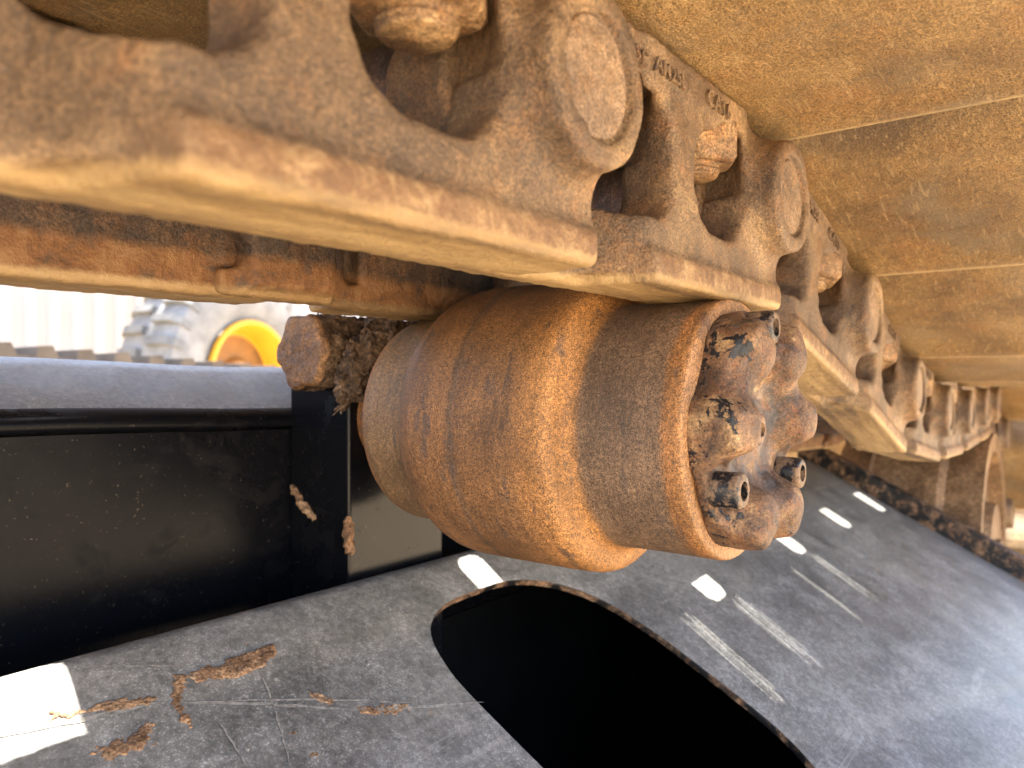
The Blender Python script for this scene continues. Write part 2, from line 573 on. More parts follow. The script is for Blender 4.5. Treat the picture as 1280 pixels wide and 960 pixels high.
XA, XB = -.55, 1.302
YB = -.06
sx0, sx1, sy0, sy1 = .331, .518, .095, .332
key = [(.329, .17), (.3275, .262), (.3310, .296), (.344, .320), (.371, .3325), (.404, .3350), (.440, .3340), (.468, .3260), (.492, .310), (.508, .287), (.5155, .258),
       (.5175, .2355), (.518, .18), (.512, .150), (.495, .125), (.468, .108), (.425, .100), (.381, .108), (.352, .127), (.336, .150)]
slot = []
for i in range(len(key)):
    p0, p1, p2, p3 = (Vector(key[(i + d) % len(key)]) for d in (-1, 0, 1, 2))
    for k in range(5):
        t = k / 5
        slot.append(tuple(.5 * ((2 * p1) + (p2 - p0) * t + (2 * p0 - 5 * p1 + 4 * p2 - p3) * t * t + (3 * p1 - p0 - 3 * p2 + p3) * t ** 3)))
bm = bmesh.new()
outer = [(XA, Y0), (XB, Y0), (XB, YB), (XA, YB)]
ov = [bm.verts.new(plate_pt(*p)) for p in outer]
iv = [bm.verts.new(plate_pt(*p)) for p in slot]
edges = [bm.edges.new((a, b)) for lp in (ov, iv) for a, b in zip(lp, lp[1:] + lp[:1])]
bmesh.ops.triangle_fill(bm, edges=edges, use_beauty=True, use_dissolve=False)
# rolled ridge: an arc that turns the plate down to the far side
rad = .016
al = math.atan(SL)
prev = (ov[0], ov[1])
cY, cZ = Y0 + rad * SA, Z0 - rad * CA
for k in range(1, 13):
    a = math.pi / 2 + al - (math.pi / 2 + al) * k / 12 * 1.0
    y, z = cY + rad * math.cos(a), cZ + rad * math.sin(a)
    nv = (bm.verts.new((XA, y, z)), bm.verts.new((XB, y, z)))
    bm.faces.new((prev[0], prev[1], nv[1], nv[0])); prev = nv
nv = (bm.verts.new((XA, prev[0].co.y, prev[0].co.z - .02)), bm.verts.new((XB, prev[0].co.y, prev[0].co.z - .02)))
bm.faces.new((prev[0], prev[1], nv[1], nv[0]))
# the outer edge turns down too
prev = (ov[3], ov[2])
nv = (bm.verts.new((XA, YB - .004, prev[0].co.z - .22)), bm.verts.new((XB, YB - .004, prev[0].co.z - .22)))
bm.faces.new((prev[0], prev[1], nv[1], nv[0]))
bmesh.ops.recalc_face_normals(bm, faces=bm.faces)
me = bpy.data.meshes.new('sloping_plate')
if sum(f.normal.z for f in bm.faces if len(f.verts) == 3) < 0:
    bmesh.ops.reverse_faces(bm, faces=bm.faces)
bm.to_mesh(me); bm.free()
plate = fpart('sloping_plate', me, [M_plate, M_edge])
m = plate.modifiers.new('thick', 'SOLIDIFY'); m.thickness = .0048; m.offset = -1; m.use_even_offset = True
m.material_offset_rim = 1
bevel(plate, .0016, 2, 50)
smooth_by_angle(plate, 30)

# far wall, upper plate and the closed inside
bm = bmesh.new(); box_bm(bm, XA, XB, .440, .450, -.2, -.0185)
bevel(fpart('inner_wall', bm_mesh('inner_wall', bm), [M_wall]), .002)
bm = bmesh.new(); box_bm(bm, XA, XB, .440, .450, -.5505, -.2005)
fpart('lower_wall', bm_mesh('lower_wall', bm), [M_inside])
bm = bmesh.new()
# upper plate: gentle fold, sagging a little in front of the bracket like in the photo
ya = []
for i in range(41):
    X = XA + (XB - XA) * i / 40
    dip = .004 * math.exp(-((X - .33) / .10) ** 2) if X > .1 else 0
    row = []
    for (yy, zz) in ((.433, -.0225), (.437, -.0165), (.445, -.0125), (.49, .0115), (.505, .0165), (.53, .0155), (.64, -.035)):
        row.append(bm.verts.new((X, yy, zz - dip)))
    ya.append(row)
for a, b in zip(ya, ya[1:]):
    for k in range(6): bm.faces.new((a[k], b[k], b[k + 1], a[k + 1]))
me = bm_mesh('upper_plate', bm)
if me.polygons[3].normal.z < 0: me.flip_normals()
me.materials.append(M_black_dull); me.materials.append(M_wall)
for p in me.polygons:
    if p.center.y < .442: p.material_index = 1
upl = fpart('upper_plate', me, None, True)
m = upl.modifiers.new('thick', 'SOLIDIFY'); m.thickness = .008; m.offset = -1
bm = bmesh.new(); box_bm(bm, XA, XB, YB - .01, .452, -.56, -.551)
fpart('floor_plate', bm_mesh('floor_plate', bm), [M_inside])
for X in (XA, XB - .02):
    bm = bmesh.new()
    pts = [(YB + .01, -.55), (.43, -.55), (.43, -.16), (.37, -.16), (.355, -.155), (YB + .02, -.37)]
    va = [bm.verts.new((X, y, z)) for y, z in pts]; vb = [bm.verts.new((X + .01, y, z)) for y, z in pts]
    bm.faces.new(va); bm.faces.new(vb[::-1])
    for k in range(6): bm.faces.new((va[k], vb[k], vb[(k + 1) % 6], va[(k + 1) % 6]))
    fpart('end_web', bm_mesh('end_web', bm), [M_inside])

# upstanding lip at the far end of the plate
bm = bmesh.new()
prof = []
for i in range(25):
    Y = .385 - .44 * i / 24
    h = .032 + .006 * math.sin(i * .5) * 0
    z = Z0 - SL * (Y0 - min(Y, Y0))
    prof.append([bm.verts.new((XB + dx, Y, z + dz)) for dx, dz in ((-.004, -.02), (-.004, h), (.012, h + .002), (.012, -.02))])
for a, b in zip(prof, prof[1:]):
    for k in range(4): bm.faces.new((a[k], b[k], b[(k + 1) % 4], a[(k + 1) % 4]))
bm.faces.new(prof[0]); bm.faces.new(prof[-1][::-1])
bevel(fpart('end_lip', bm_mesh('end_lip', bm), [M_edge]), .002)

# bracket that carries the roller
bm = bmesh.new(); box_bm(bm, .331, .4215, .379, .4395, -.24, .004)
post = fpart('bracket_post', bm_mesh('bracket_post', bm), [M_black]); bevel(post, .0025, 3)
lo = (.295, .355, -.03)
gx, gy, gz = grid(lo, (.445, .445, .06), .0013)
rc = np.sqrt(((gy - .4005) / 1.0) ** 2 + (gz - .0205) ** 2)
ang = np.arctan2(gz - .0205, gy - .4005)
poly = .0242 + .0016 * np.cos(6 * ang + .4) + .0006 * np.cos(5 * ang)
D = np.maximum(rc - poly, np.maximum(.3090 - gx, gx - .44))
D = smax(rc - poly, np.maximum(.3090 - gx, gx - .44), .004)
rough = sst(.314, .328, gx)
D = D + wob(gx, gy, gz, .0030, 330, 5) * rough + wob(gx, gy, gz, .0018, 900, 8) * rough + wob(gx, gy, gz, .0006, 420, 9)
me = sdf_mesh('clamp', D, lo, .0013)
me.materials.append(M_dirt); me.materials.append(M_clamp)
for p in me.polygons:
    if p.center.x < .3130: p.material_index = 1
fpart('clamp_block', me, None, True)

# dried mud stuck on plate and bracket
def mud_lump(name, pts, seed, lift=.0, thick=.002, mat=None, project=True, vox=.0007):
    """pts: (X, Y, half width) along the smear on the plate"""
    P = [plate_pt(a, b) for a, b, w in pts]
    lo = np.array([min(p[i] for p in P) for i in range(3)]) - .012
    hi = np.array([max(p[i] for p in P) for i in range(3)]) + .012
    gx, gy, gz = grid(tuple(lo), tuple(hi), vox)
    s_n = (gz - (Z0 - SL * (Y0 - gy))) * CA
    D = None
    for (p, a), (q, b) in zip(zip(P, pts), zip(P[1:], pts[1:])):
        d = sd_capsule(gx, gy, gz, p, q, a[2], b[2])
        D = d if D is None else np.minimum(D, d)
    D = D + wob(gx, gy, gz, .0020, 520, seed) + wob(gx, gy, gz, .0016, 1500, seed + 1) + wob(gx, gy, gz, .0009, 2600, seed + 5)
    top = s_n - thick * .3 * (1 + .6 * wob(gx, gy, gz, 1, 420, seed + 2) + .5 * wob(gx, gy, gz, 1, 1700, seed + 3))
    D = smax(smax(D, top, .0012), -.0015 - s_n, .0005)
    return fpart(name, sdf_mesh(name, D, tuple(lo), vox), [mat or M_mud], True)


mud_lump('mud_streak', [(.2025, .3385, .0032), (.222, .337, .0062), (.241, .3385, .0045), (.247, .342, .0018)], 3, thick=.0032)
mud_lump('mud_streak', [(.195, .340, .0025), (.186, .330, .0022), (.186, .312, .002), (.191, .295, .0022)], 6, thick=.0024)
mud_lump('mud_streak', [(.142, .342, .0022), (.165, .337, .003), (.183, .334, .0014)], 9, thick=.002)
mud_lump('mud_streak', [(.150, .318, .0035), (.163, .318, .0036), (.170, .323, .002)], 12, thick=.0026)
mud_lump('mud_streak', [(.262, .292, .0022), (.276, .286, .003), (.286, .284, .0016)], 18, thick=.0016)
mud_lump('mud_streak', [(.246, .309, .0012), (.252, .303, .0024), (.257, .300, .0012)], 24, thick=.0018)
for i in range(26):                       # crumbs
    X = random.uniform(.15, .33); Y = random.uniform(.26, .355)
    r0 = random.uniform(.0005, .0014)
    mud_lump('mud_crumb', [(X, Y, r0), (X + r0 * 1.2, Y + random.uniform(-1, 1) * r0, r0 * .8)], 40 + i, thick=r0 * 1.2, mat=random.choice((M_mud, M_scratch)), vox=.0006)

# thin bare scratches in the paint: short ribbons lying on the plate
bm = bmesh.new()
def scratch(X0, Ya, X1, Yb, w, bend=.0, lift=.00035):
    n = 14
    a, b = Vector((X0, Ya)), Vector((X1, Yb)); d = (b - a); nr = Vector((-d.y, d.x)).normalized()
    prev = None
    for k in range(n + 1):
        t = k / n
        p = a + d * t + nr * (bend * math.sin(math.pi * t) + .0003 * math.sin(k * 2.1))
        ww = w * (1 - abs(2 * t - 1) ** 3) * random.uniform(.55, 1.1) + .00005
        cur = (bm.verts.new(plate_pt(p.x + nr.x * ww, p.y + nr.y * ww, lift)), bm.verts.new(plate_pt(p.x - nr.x * ww, p.y - nr.y * ww, lift)))
        if prev: bm.faces.new((prev[0], cur[0], cur[1], prev[1]))
        prev = cur
scratch(.100, .345, .183, .332, .0011, -.001)
scratch(.180, .3325, .262, .292, .0009, .0012)
scratch(.258, .294, .331, .268, .0011, -.0008)
scratch(.190, .328, .300, .280, .0005, .002)
scratch(.157, .362, .214, .340, .0005, .001)
scratch(.214, .339, .236, .329, .00035)
scratch(.232, .333, .213, .283, .00055, .0012)
scratch(.198, .318, .196, .285, .0004)
for i in range(190):
    X, Y = random.uniform(.15, 1.1), random.uniform(.08, .36)
    if sx0 - .01 < X < sx1 + .01 and sy0 < Y < sy1 + .01: continue
    an = random.choice((.7, -.6, 1.2, .2, 2.2)) + random.gauss(0, .25)
    L = random.uniform(.012, .07)
    X1, Yb = X + L * math.cos(an), Y + L * math.sin(an)
    if Yb > .358 or (sx0 - .012 < X1 < sx1 + .012 and Yb < sy1 + .012): continue
    scratch(X, Y, X1, Yb, random.uniform(.00008, .00030), random.gauss(0, .001))
o = fpart('scratch', bm_mesh('scratch', bm), [M_scratch]); o['kind'] = 'stuff'

# two dabs of mud on the bracket
def dab(name, pts, n_axis, face, seed, mat):
    P = [Vector(p[:3]) for p in pts]
    lo = np.array([min(p[i] for p in P) for i in range(3)]) - .01
    hi = np.array([max(p[i] for p in P) for i in range(3)]) + .01
    gx, gy, gz = grid(tuple(lo), tuple(hi), .0009)
    D = None
    for p, q, a, b in zip(P, P[1:], pts, pts[1:]):
        d = sd_capsule(gx, gy, gz, p, q, a[3], b[3]); D = d if D is None else np.minimum(D, d)
    D = D + wob(gx, gy, gz, .0016, 500, seed) + wob(gx, gy, gz, .001, 1300, seed + 1)
    fpart(name, sdf_mesh(name, D, tuple(lo), .0009), [mat], True)
dab('mud_dab', [(.3305, .3795, -.085, .0016), (.331, .379, -.096, .0036), (.331, .379, -.106, .003)], 0, 0, 60, M_mud)
dab('mud_dab', [(.3305, .436, -.070, .0012), (.3305, .426, -.080, .003), (.3305, .416, -.088, .0022), (.3305, .398, -.094, .0008)], 0, 0, 64, M_mud)

# ---------------------------------------------------------------- carrier roller
RX, RZ = .372, -.0222
roller = tag(empty('carrier_roller', (RX, .245, RZ)),
             'rusty orange carrier roller with a wide middle flange and a bolted end cap', 'roller')
prof = [(.1396, .0), (.1396, .0628), (.1401, .0638), (.1412, .0645), (.1432, .0648), (.150, .0647), (.168, .0645), (.185, .0645), (.1915, .0647), (.1950, .0654),
        (.1975, .0672), (.1990, .0700), (.2000, .0735), (.2012, .0764), (.2035, .0785), (.2068, .0796), (.212, .0801), (.222, .0803), (.2575, .0802), (.259, .0800), (.2605, .0802), (.280, .0800),
        (.289, .0790), (.296, .0765), (.302, .0725), (.306, .0690), (.309, .0662), (.312, .0650), (.328, .0648), (.338, .0646),
        (.3412, .0638), (.3425, .0620), (.3425, .036), (.357, .034), (.380, .034), (.380, 0)]
# finer rings so that the fillets stay round
fine = []
for (a, r), (b, q) in zip(prof, prof[1:]):
    fine.append((a, r))
fine.append(prof[-1])
prof2 = [p for p in fine if p[1] > 0]
me = lathe_mesh('shell', prof2, 144)
me.transform(Matrix.Translation((0, -.245, 0)))
shell = link_mesh('shell', me, [M_roller], roller)
smooth_by_angle(shell, 40)
# material reads object y in scene distances: shift it back
for nd in M_roller.node_tree.nodes:
    pass

# end cap, grown as a field in roller coordinates (x, y, z about the axis)
lo = (-.068, .085, -.068)
hcap = .0009
gx, gy, gz = grid(lo, (.068, .142, .068), hcap)
rad_ = np.sqrt(gx ** 2 + gz ** 2)
th = np.arctan2(gz, gx)
YF = .1400
def pol(deg, r): return r * math.cos(R(deg)), r * math.sin(R(deg))
# outline: flats across the valleys at 30, 150 and 270 degrees, round lobes at the bolts
out_r = rad_ - .0585
for dgr in (30, 150, 270):
    nx, nz = pol(dgr, 1)
    out_r = smax(out_r, gx * nx + gz * nz - .0495, .008)
base = smax(out_r, np.maximum(gy - YF, (YF - .0085) - gy), .004)
base = smax(base, np.maximum(gy - YF, (YF - .0085) - gy), .003)
D = base
for b in (90, 210, 330):
    for s_ in (-1, 1):
        d0 = b + s_ * 33
        ox, oz = pol(d0, .0455)
        ix, iz = pol(d0 + s_ * 4, .030)
        ca, sa = math.cos(R(d0)), math.sin(R(d0))
        u_, v_ = gx * ca + gz * sa, -gx * sa + gz * ca
        top_ = YF - .0255 + .25 * np.abs(u_ - .043)          # walls that peak a little inside the rim
        wall = sd_box(u_, gy, v_, (.0470, YF - .008, 0), (.0118, .0180, .0080), .006)
        wall = smax(wall, top_ - gy, .004)
        D = smin(D, wall, .017)
for v in (30, 150, 270):
    ax_, az_ = pol(v - 24, .043); bx_, bz_ = pol(v + 24, .043)
    cx_, cz_ = pol(v, .040)
    w1 = sd_capsule(gx, gy, gz, (ax_, YF - .011, az_), (cx_, YF - .007, cz_), .009, .0075)
    w2 = sd_capsule(gx, gy, gz, (bx_, YF - .011, bz_), (cx_, YF - .007, cz_), .009, .0075)
    D = smin(D, smin(w1, w2, .006), .016)
for b in (90, 210, 330):                      # flat seats for the three bolts
    bx, bz = pol(b, .0495)
    seat = sd_cyl(gy, np.sqrt((gx - bx) ** 2 + (gz - bz) ** 2), .06, YF - .0075, .0118, .002)
    D = smax(D, -seat, .002)
    D = smax(D, -sd_cyl(gy, np.sqrt((gx - bx * 1.25) ** 2 + (gz - bz * 1.25) ** 2), .06, YF - .0125, .0115, .002), .003)
hub = sd_cyl(gy, rad_, YF - .0088, YF, .0150, .002)
D = smin(D, hub, .004)
D = smax(D, rad_ - .0590, .003)
D = np.maximum(D, gy - YF)
D = D + wob(gx, gy, gz, .00028, 420, 31)
me = sdf_mesh('end_cap', D, lo, hcap)
me.transform(Matrix.Translation((0, -.245, 0)))
cap = link_mesh('end_cap', me, [M_cap], roller, True)


def socket_bolt(r, a_top, a_bot, hole, depth, seg=32, hexa=True):
    bm = bmesh.new()
    pr = [(a_bot, r), (a_top + .0016, r), (a_top + .0005, r - .0006), (a_top, r - .0018), (a_top, hole), (a_top + depth, hole)]
    rings = []
    for a, q in pr:
        rg = []
        for k in range(seg):
            t = 2 * math.pi * k / seg
            rad__ = q
            rg.append(bm.verts.new((rad__ * math.cos(t), a, rad__ * math.sin(t))))
        rings.append(rg)
    for p, q in zip(rings, rings[1:]):
        for k in range(seg): bm.faces.new((p[k], p[(k + 1) % seg], q[(k + 1) % seg], q[k]))
    bm.faces.new(rings[0]); bm.faces.new(rings[-1])
    return bm_mesh('bolt', bm)


bme = socket_bolt(.0082, .1200, .1345, .0044, .006)
bme.transform(Matrix.Translation((0, -.245, 0)))
for b in (90, 210, 330):
    bx, bz = pol(b, .0495)
    o = link_mesh('bolt', bme, [M_bolt], roller, mw=Matrix.Translation((bx, 0, bz)))
smooth_by_angle(o, 40)
pme = socket_bolt(.0078, .1268, .135, .0036, .004, 24)
pme.transform(Matrix.Translation((0, -.245, 0)))
smooth_by_angle(link_mesh('plug', pme, [M_cap], roller), 40)

# shift the roller materials' y back into the coordinates they were written in
for mt in (M_roller, M_cap, M_bolt):
    nt = mt.node_tree
    sepn = [n for n in nt.nodes if n.type == 'SEPXYZ'][0]
    src = sepn.inputs[0].links[0].from_socket
    ad = nt.nodes.new('ShaderNodeVectorMath'); ad.operation = 'ADD'; ad.inputs[1].default_value = (0, .245, 0)
    nt.links.new(src, ad.inputs[0]); nt.links.new(ad.outputs[0], sepn.inputs[0])

# ---------------------------------------------------------------- track chain
PIT = .2
pins = [Vector((.0136 - .6, 0, .045)), Vector((.0136 - .4, 0, .064)), Vector((.0136 - .2, 0, .092)), Vector((.0136, 0, .0970)), Vector((.2136, 0, .0985)), Vector((.4136, 0, .099))]
for a in (-13.8, -16.2, -7.5, -2.0, .5, .5, -19, -39, -39, -39):
    if a in (-19,): acc = a
    elif a == -39: acc = acc - 39; a = acc
    p = pins[-1]
    pins.append(p + Vector((math.cos(R(a)), 0, math.sin(R(a)))) * PIT)
YO, YI = .1235, .3665                        # outboard faces of the two link rows
YC = (YO + YI) / 2
chain = tag(empty('track_chain', (.6, YC, .1)),
            'rust brown track chain of cast links with ochre dusty track shoes running over the roller', 'track chain')
CI = Matrix.Translation((-.6, -YC, -.1))

LO = (-.246, -.008, -.064)
HV = .0013
gx, gy, gz = grid(LO, (.040, .076, .050), HV)
r_out = np.sqrt(gx ** 2 + gz ** 2)
r_in = np.sqrt((gx + PIT) ** 2 + gz ** 2)
front = .0160 + .0285 * sst(-.132, -.158, gx)
# the web
ztop = .0395 - .012 * sst(-.030, -.006, gx) - .014 * sst(-.160, -.195, gx)
web = smax(np.maximum(front - gy, gy - front - .027 + .006 * sst(-.13, -.16, gx)), np.maximum(gz - ztop, -.054 - gz), .004)
web = smax(web, np.maximum(gx - .0215 + .45 * np.maximum(gz + .028, 0), -.207 - gx), .006)
web = np.minimum(web, 1)
D = web
D = smin(D, sd_cyl(gy, r_out, .0, .038, .0295, .0035), .012)
D = smin(D, sd_cyl(gy, r_in, .040, .068, .032, .003), .010)
# shoe seat
D = smin(D, sd_box(gx, gy, gz, (-.092, .036, .0335), (.062, .0195, .0075), .003), .006)
# rail
near = .0138 + .0320 * sst(-.134, -.147, gx)
rail = smax(np.maximum(near - gy, gy - .058), np.maximum(gz + .0465 - .0015 * sst(.0, .02, gy - near), -.0578 - gz), .0034)
rail = smax(rail, np.maximum(gx - .0185, -.2185 - gx), .003)
D = smin(D, rail, .007)
Dsolid = D
def finish_link(up_):
    D = Dsolid
    if up_:                                   # the inner row: heavy flush back, as the photograph shows it
        D = smin(D, sd_box(gx, gy, gz, (-.060, .040, -.030), (.072, .0145, .0265), .004), .005)
        D = smax(D, gy - .0535 - .02 * sst(-.150, -.165, gx), .003)
    w1 = sd_rect(gx, gz, (-.0605 + .16 * (gy - .017), -.0040 + up_), (.0285, .0245 - up_),   .0210 - up_)
    D = smax(D, -w1, .005)
    w2 = sd_rect(gx, gz, (-.1335, -.0050 + up_), (.0205, .0255 - up_), .017 - up_)
    D = smax(D, -w2, .005)
    for nx, ny in ((-.0480, .0360), (-.1330, .0440)):      # pockets that clear the nuts
        D = smax(D, -sd_cyl(gz, np.sqrt((gx - nx) ** 2 + (gy - ny) ** 2), -.002, .0265, .0238, .002), .003)
    D = smax(D, -sd_cyl(gy, r_out, -.01, .0035, .0212, .001), .0015)      # recess round the pin end
    return D + wob(gx, gy, gz, .00045, 230, 11) + wob(gx, gy, gz, .0002, 800, 12)
D = finish_link(0.0)
me_link = sdf_mesh('link_outer', D, LO, HV)
me_link.materials.append(M_link)
Dlink = D
# mirrored copy for the inner row
me_linkm = sdf_mesh('link_inner', finish_link(.010), LO, HV)
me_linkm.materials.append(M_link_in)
me_linkm.transform(Matrix.Diagonal((1, -1, 1, 1))); me_linkm.flip_normals()


def front_y(x, z):
    i = int(round((x - LO[0]) / HV)); k = int(round((z - LO[2]) / HV))
    col = Dlink[i, :, k]
    j = np.argmax(col < 0)
    if j == 0: return None
    d0, d1 = col[j - 1], col[j]
    return LO[1] + HV * (j - 1 + d0 / (d0 - d1))


def lettering_mesh(items):
    bm = bmesh.new()
    for txt, x, z, size in items:
        cu = bpy.data.curves.new('t', 'FONT'); cu.body = txt; cu.size = size; cu.extrude = .0016; cu.resolution_u = 3
        cu.offset = size * .012
        cu.space_character = 1.08
        ob = bpy.data.objects.new('t', cu); C.objects.link(ob)
        bpy.context.view_layer.update()
        tm = ob.evaluated_get(bpy.context.evaluated_depsgraph_get()).to_mesh()
        m4 = Matrix(((1, 0, 0, x), (0, 0, -1, 0), (0, 1, 0, z), (0, 0, 0, 1)))
        base = len(bm.verts)
        vs = []
        for v in tm.vertices:
            p = m4 @ v.co
            fy = front_y(p.x, p.z)
            fy = .02 if fy is None else fy
            vs.append(bm.verts.new((p.x, fy + p.y * .9 - .0001, p.z)))
        for pl in tm.polygons:
            try: bm.faces.new([vs[i] for i in pl.vertices])
            except ValueError: pass
        ob.evaluated_get(bpy.context.evaluated_depsgraph_get()).to_mesh_clear()
        bpy.data.objects.remove(ob)
        bpy.data.curves.remove(cu)
    return bm_mesh('lettering', bm)


me_text = lettering_mesh([('5C AM25L', -.149, .0265, .0088), ('CAT6', -.083, .0278, .0105)])
me_text.materials.append(M_link)

# pin end
me_pin = lathe_mesh('pin', [(.0022, .0186), (.0028, .0196), (.030, .0196)], 48); me_pin.materials.append(M_pin)
me_pinm = me_pin.copy(); me_pinm.transform(Matrix.Diagonal((1, -1, 1, 1))); me_pinm.flip_normals()
for mm in (me_pin, me_pinm): mm.polygons.foreach_set('use_smooth', [len(p.vertices) == 4 for p in mm.polygons])
# square nut with chamfered edge and the threaded bolt end below it
def nut_mesh():
    bm = bmesh.new()
    seg = 48
    prof = [(.0290, 1.0), (.0130, 1.0), (.0106, .9), (.0102, .74)]
    th_ = []
    a = .0102
    for k in range(2): th_ += [(a, .0128), (a - .0009, .0128), (a - .0013, .0118), (a - .0019, .0118)]; a -= .0022
    th_ += [(a, .0122), (a - .0012, .0112), (a - .0016, .0)]
    rings = []
    for z, f in prof:
        rg = []
        for k in range(seg):
            t = 2 * math.pi * k / seg + .25
            r6 = .0200 / max(math.cos(((t + math.pi / 6) % (math.pi / 3)) - math.pi / 6), .5)
            r6 = min(r6, .0226)
            rg.append(bm.verts.new((r6 * f * math.cos(t), r6 * f * math.sin(t), z)))
        rings.append(rg)
    for z, r in th_[:-1]:
        rings.append([bm.verts.new((r * math.cos(2 * math.pi * k / seg + .25), r * math.sin(2 * math.pi * k / seg + .25), z)) for k in range(seg)])
    for p, q in zip(rings, rings[1:]):
        for k in range(seg): bm.faces.new((p[k], p[(k + 1) % seg], q[(k + 1) % seg], q[k]))
    bm.faces.new(rings[-1])
    return bm_mesh('nut', bm)
me_nut = nut_mesh(); me_nut.materials.append(M_nut)
me_bush = lathe_mesh('bushing', [(.066, .030), (.067, .031), (.1655, .031), (.1665, .030)], 40); me_bush.materials.append(M_bush)
me_bush.polygons.foreach_set('use_smooth', [len(p.vertices) == 4 for p in me_bush.polygons])

# ---- where the sun gets through the shoes: openings added along its path to throw the dashes
FR = []
for k in range(1, len(pins)):
    d = (pins[k] - pins[k - 1]).normalized()
    X_, Z_ = Vector((d.x, 0, d.z)), Vector((-d.z, 0, d.x))
    FR.append((pins[k], X_, Z_, Matrix(((X_.x, 0, Z_.x, pins[k].x), (0, 1, 0, YO), (X_.z, 0, Z_.z, pins[k].z), (0, 0, 0, 1)))))
ZS = .046
openings = {}
def opening(X, Ya, Yb, hw):
    D_ = plate_pt(X, (Ya + Yb) / 2)
    for k, (p, X_, Z_, _) in enumerate(FR):
        # ray D_ + t SUN reaches z_local = ZS
        den = SUN.dot(Z_)
        if abs(den) < .2: continue
        t = (ZS - (D_ - p).dot(Z_)) / den
        q = D_ + SUN * t - p
        if t > 0 and -.1865 < q.dot(X_) < .0135:
            openings.setdefault(k, []).append((q.dot(X_), q.y + p.y - YO, hw, (Yb - Ya) / 2))
            if q.dot(X_) - hw < -.182 and k: openings.setdefault(k - 1, []).append((q.dot(X_) + PIT, q.y + p.y - YO, hw, (Yb - Ya) / 2))
            if q.dot(X_) + hw > .008: openings.setdefault(k + 1, []).append((q.dot(X_) - PIT, q.y + p.y - YO, hw, (Yb - Ya) / 2))
            return
    print('no shoe for', X)
opening(.424, .322, .362, .0125)
opening(.643, .254, .300, .0165)
opening(.874, .252, .300, .0160)
opening(1.070, .250, .298, .0160)
opening(1.255, .245, .294, .0160)
opening(.134, .300, .374, .0200)
for X, Ya, Yb, nn in ((.648, .172, .246, 11), (.562, .172, .256, 9), (.797, .174, .245, 5), (.872, .176, .244, 9)):
    for i in range(nn): opening(X + .0021 * (i - (nn - 1) / 2), Ya + .026 * random.random(), Yb - .012 * random.random(), .00022)   # hairline slits added to throw the dim streaks on the plate

def shoe_mesh(ops, sun=Vector((0, 0, 1))):
    prof = [(-.212, .0920), (-.200, .0890), (-.190, .0840), (-.180, .0770), (-.170, .0690), (-.158, .0610), (-.145, .0540), (-.130, .0490), (-.110, .0455), (-.080, .0430), (-.040, .0425), (-.020, .0415), (-.008, .0400), (.000, .0375), (.0050, .0354), (.0085, .0347), (.0150, .0347)]
    def zof(x):
        for (a, b), (c, d) in zip(prof, prof[1:]):
            if a <= x <= c: return b + (d - b) * (x - a) / (c - a)
        return prof[-1][1]
    xs = set(a for a, b in prof)
    ys = set((YC - YO - .345 + .69 * i / 14) for i in range(15))
    for cx, cy, hx, hy in ops:
        xs |= set(cx + hx * (i / 8) for i in range(-8, 9)) if hx > .002 else {cx - hx, cx + hx}
        ys |= set(cy + hy * (i / 14) for i in range(-14, 15)) if hx > .002 else {cy - hy, cy + hy}
    xs = sorted(x for x in xs if prof[0][0] <= x <= prof[-1][0]); ys = sorted(ys)
    xs = [x for i, x in enumerate(xs) if i == 0 or x - xs[i - 1] > 1e-4]
    ys = [y for i, y in enumerate(ys) if i == 0 or y - ys[i - 1] > 1e-4]
    bm = bmesh.new()
    V = [[bm.verts.new((x, y, zof(x))) for y in ys] for x in xs]
    for i in range(len(xs) - 1):
        for j in range(len(ys) - 1):
            mx, my = (xs[i] + xs[i + 1]) / 2, (ys[j] + ys[j + 1]) / 2
            hole = False
            for cx, cy, hx, hy in ops:
                rc_ = .010 if hx > .002 else 0.0
                dx, dy = max(abs(mx - cx) - hx + rc_, 0), max(abs(my - cy) - hy + rc_, 0)
                if math.hypot(dx, dy) <= rc_: hole = True
            if not hole: bm.faces.new((V[i][j], V[i][j + 1], V[i + 1][j + 1], V[i + 1][j]))
    for v in [v for v in bm.verts if not v.link_faces]: bm.verts.remove(v)
    bmesh.ops.recalc_face_normals(bm, faces=bm.faces)
    bm.normal_update()
    bm.faces.ensure_lookup_table()
    if sum(f.normal.z for f in bm.faces) < 0: bmesh.ops.reverse_faces(bm, faces=bm.faces)
    # thickness: copy upward
    geo = bmesh.ops.extrude_face_region(bm, geom=list(bm.faces))
    for v in [g for g in geo['geom'] if isinstance(g, bmesh.types.BMVert)]: v.co += sun * (.009 / sun.z)
    bmesh.ops.recalc_face_normals(bm, faces=bm.faces)
    me = bpy.data.meshes.new('shoe'); bm.to_mesh(me); bm.free()
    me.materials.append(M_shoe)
    return me


me_shoe0 = shoe_mesh([])

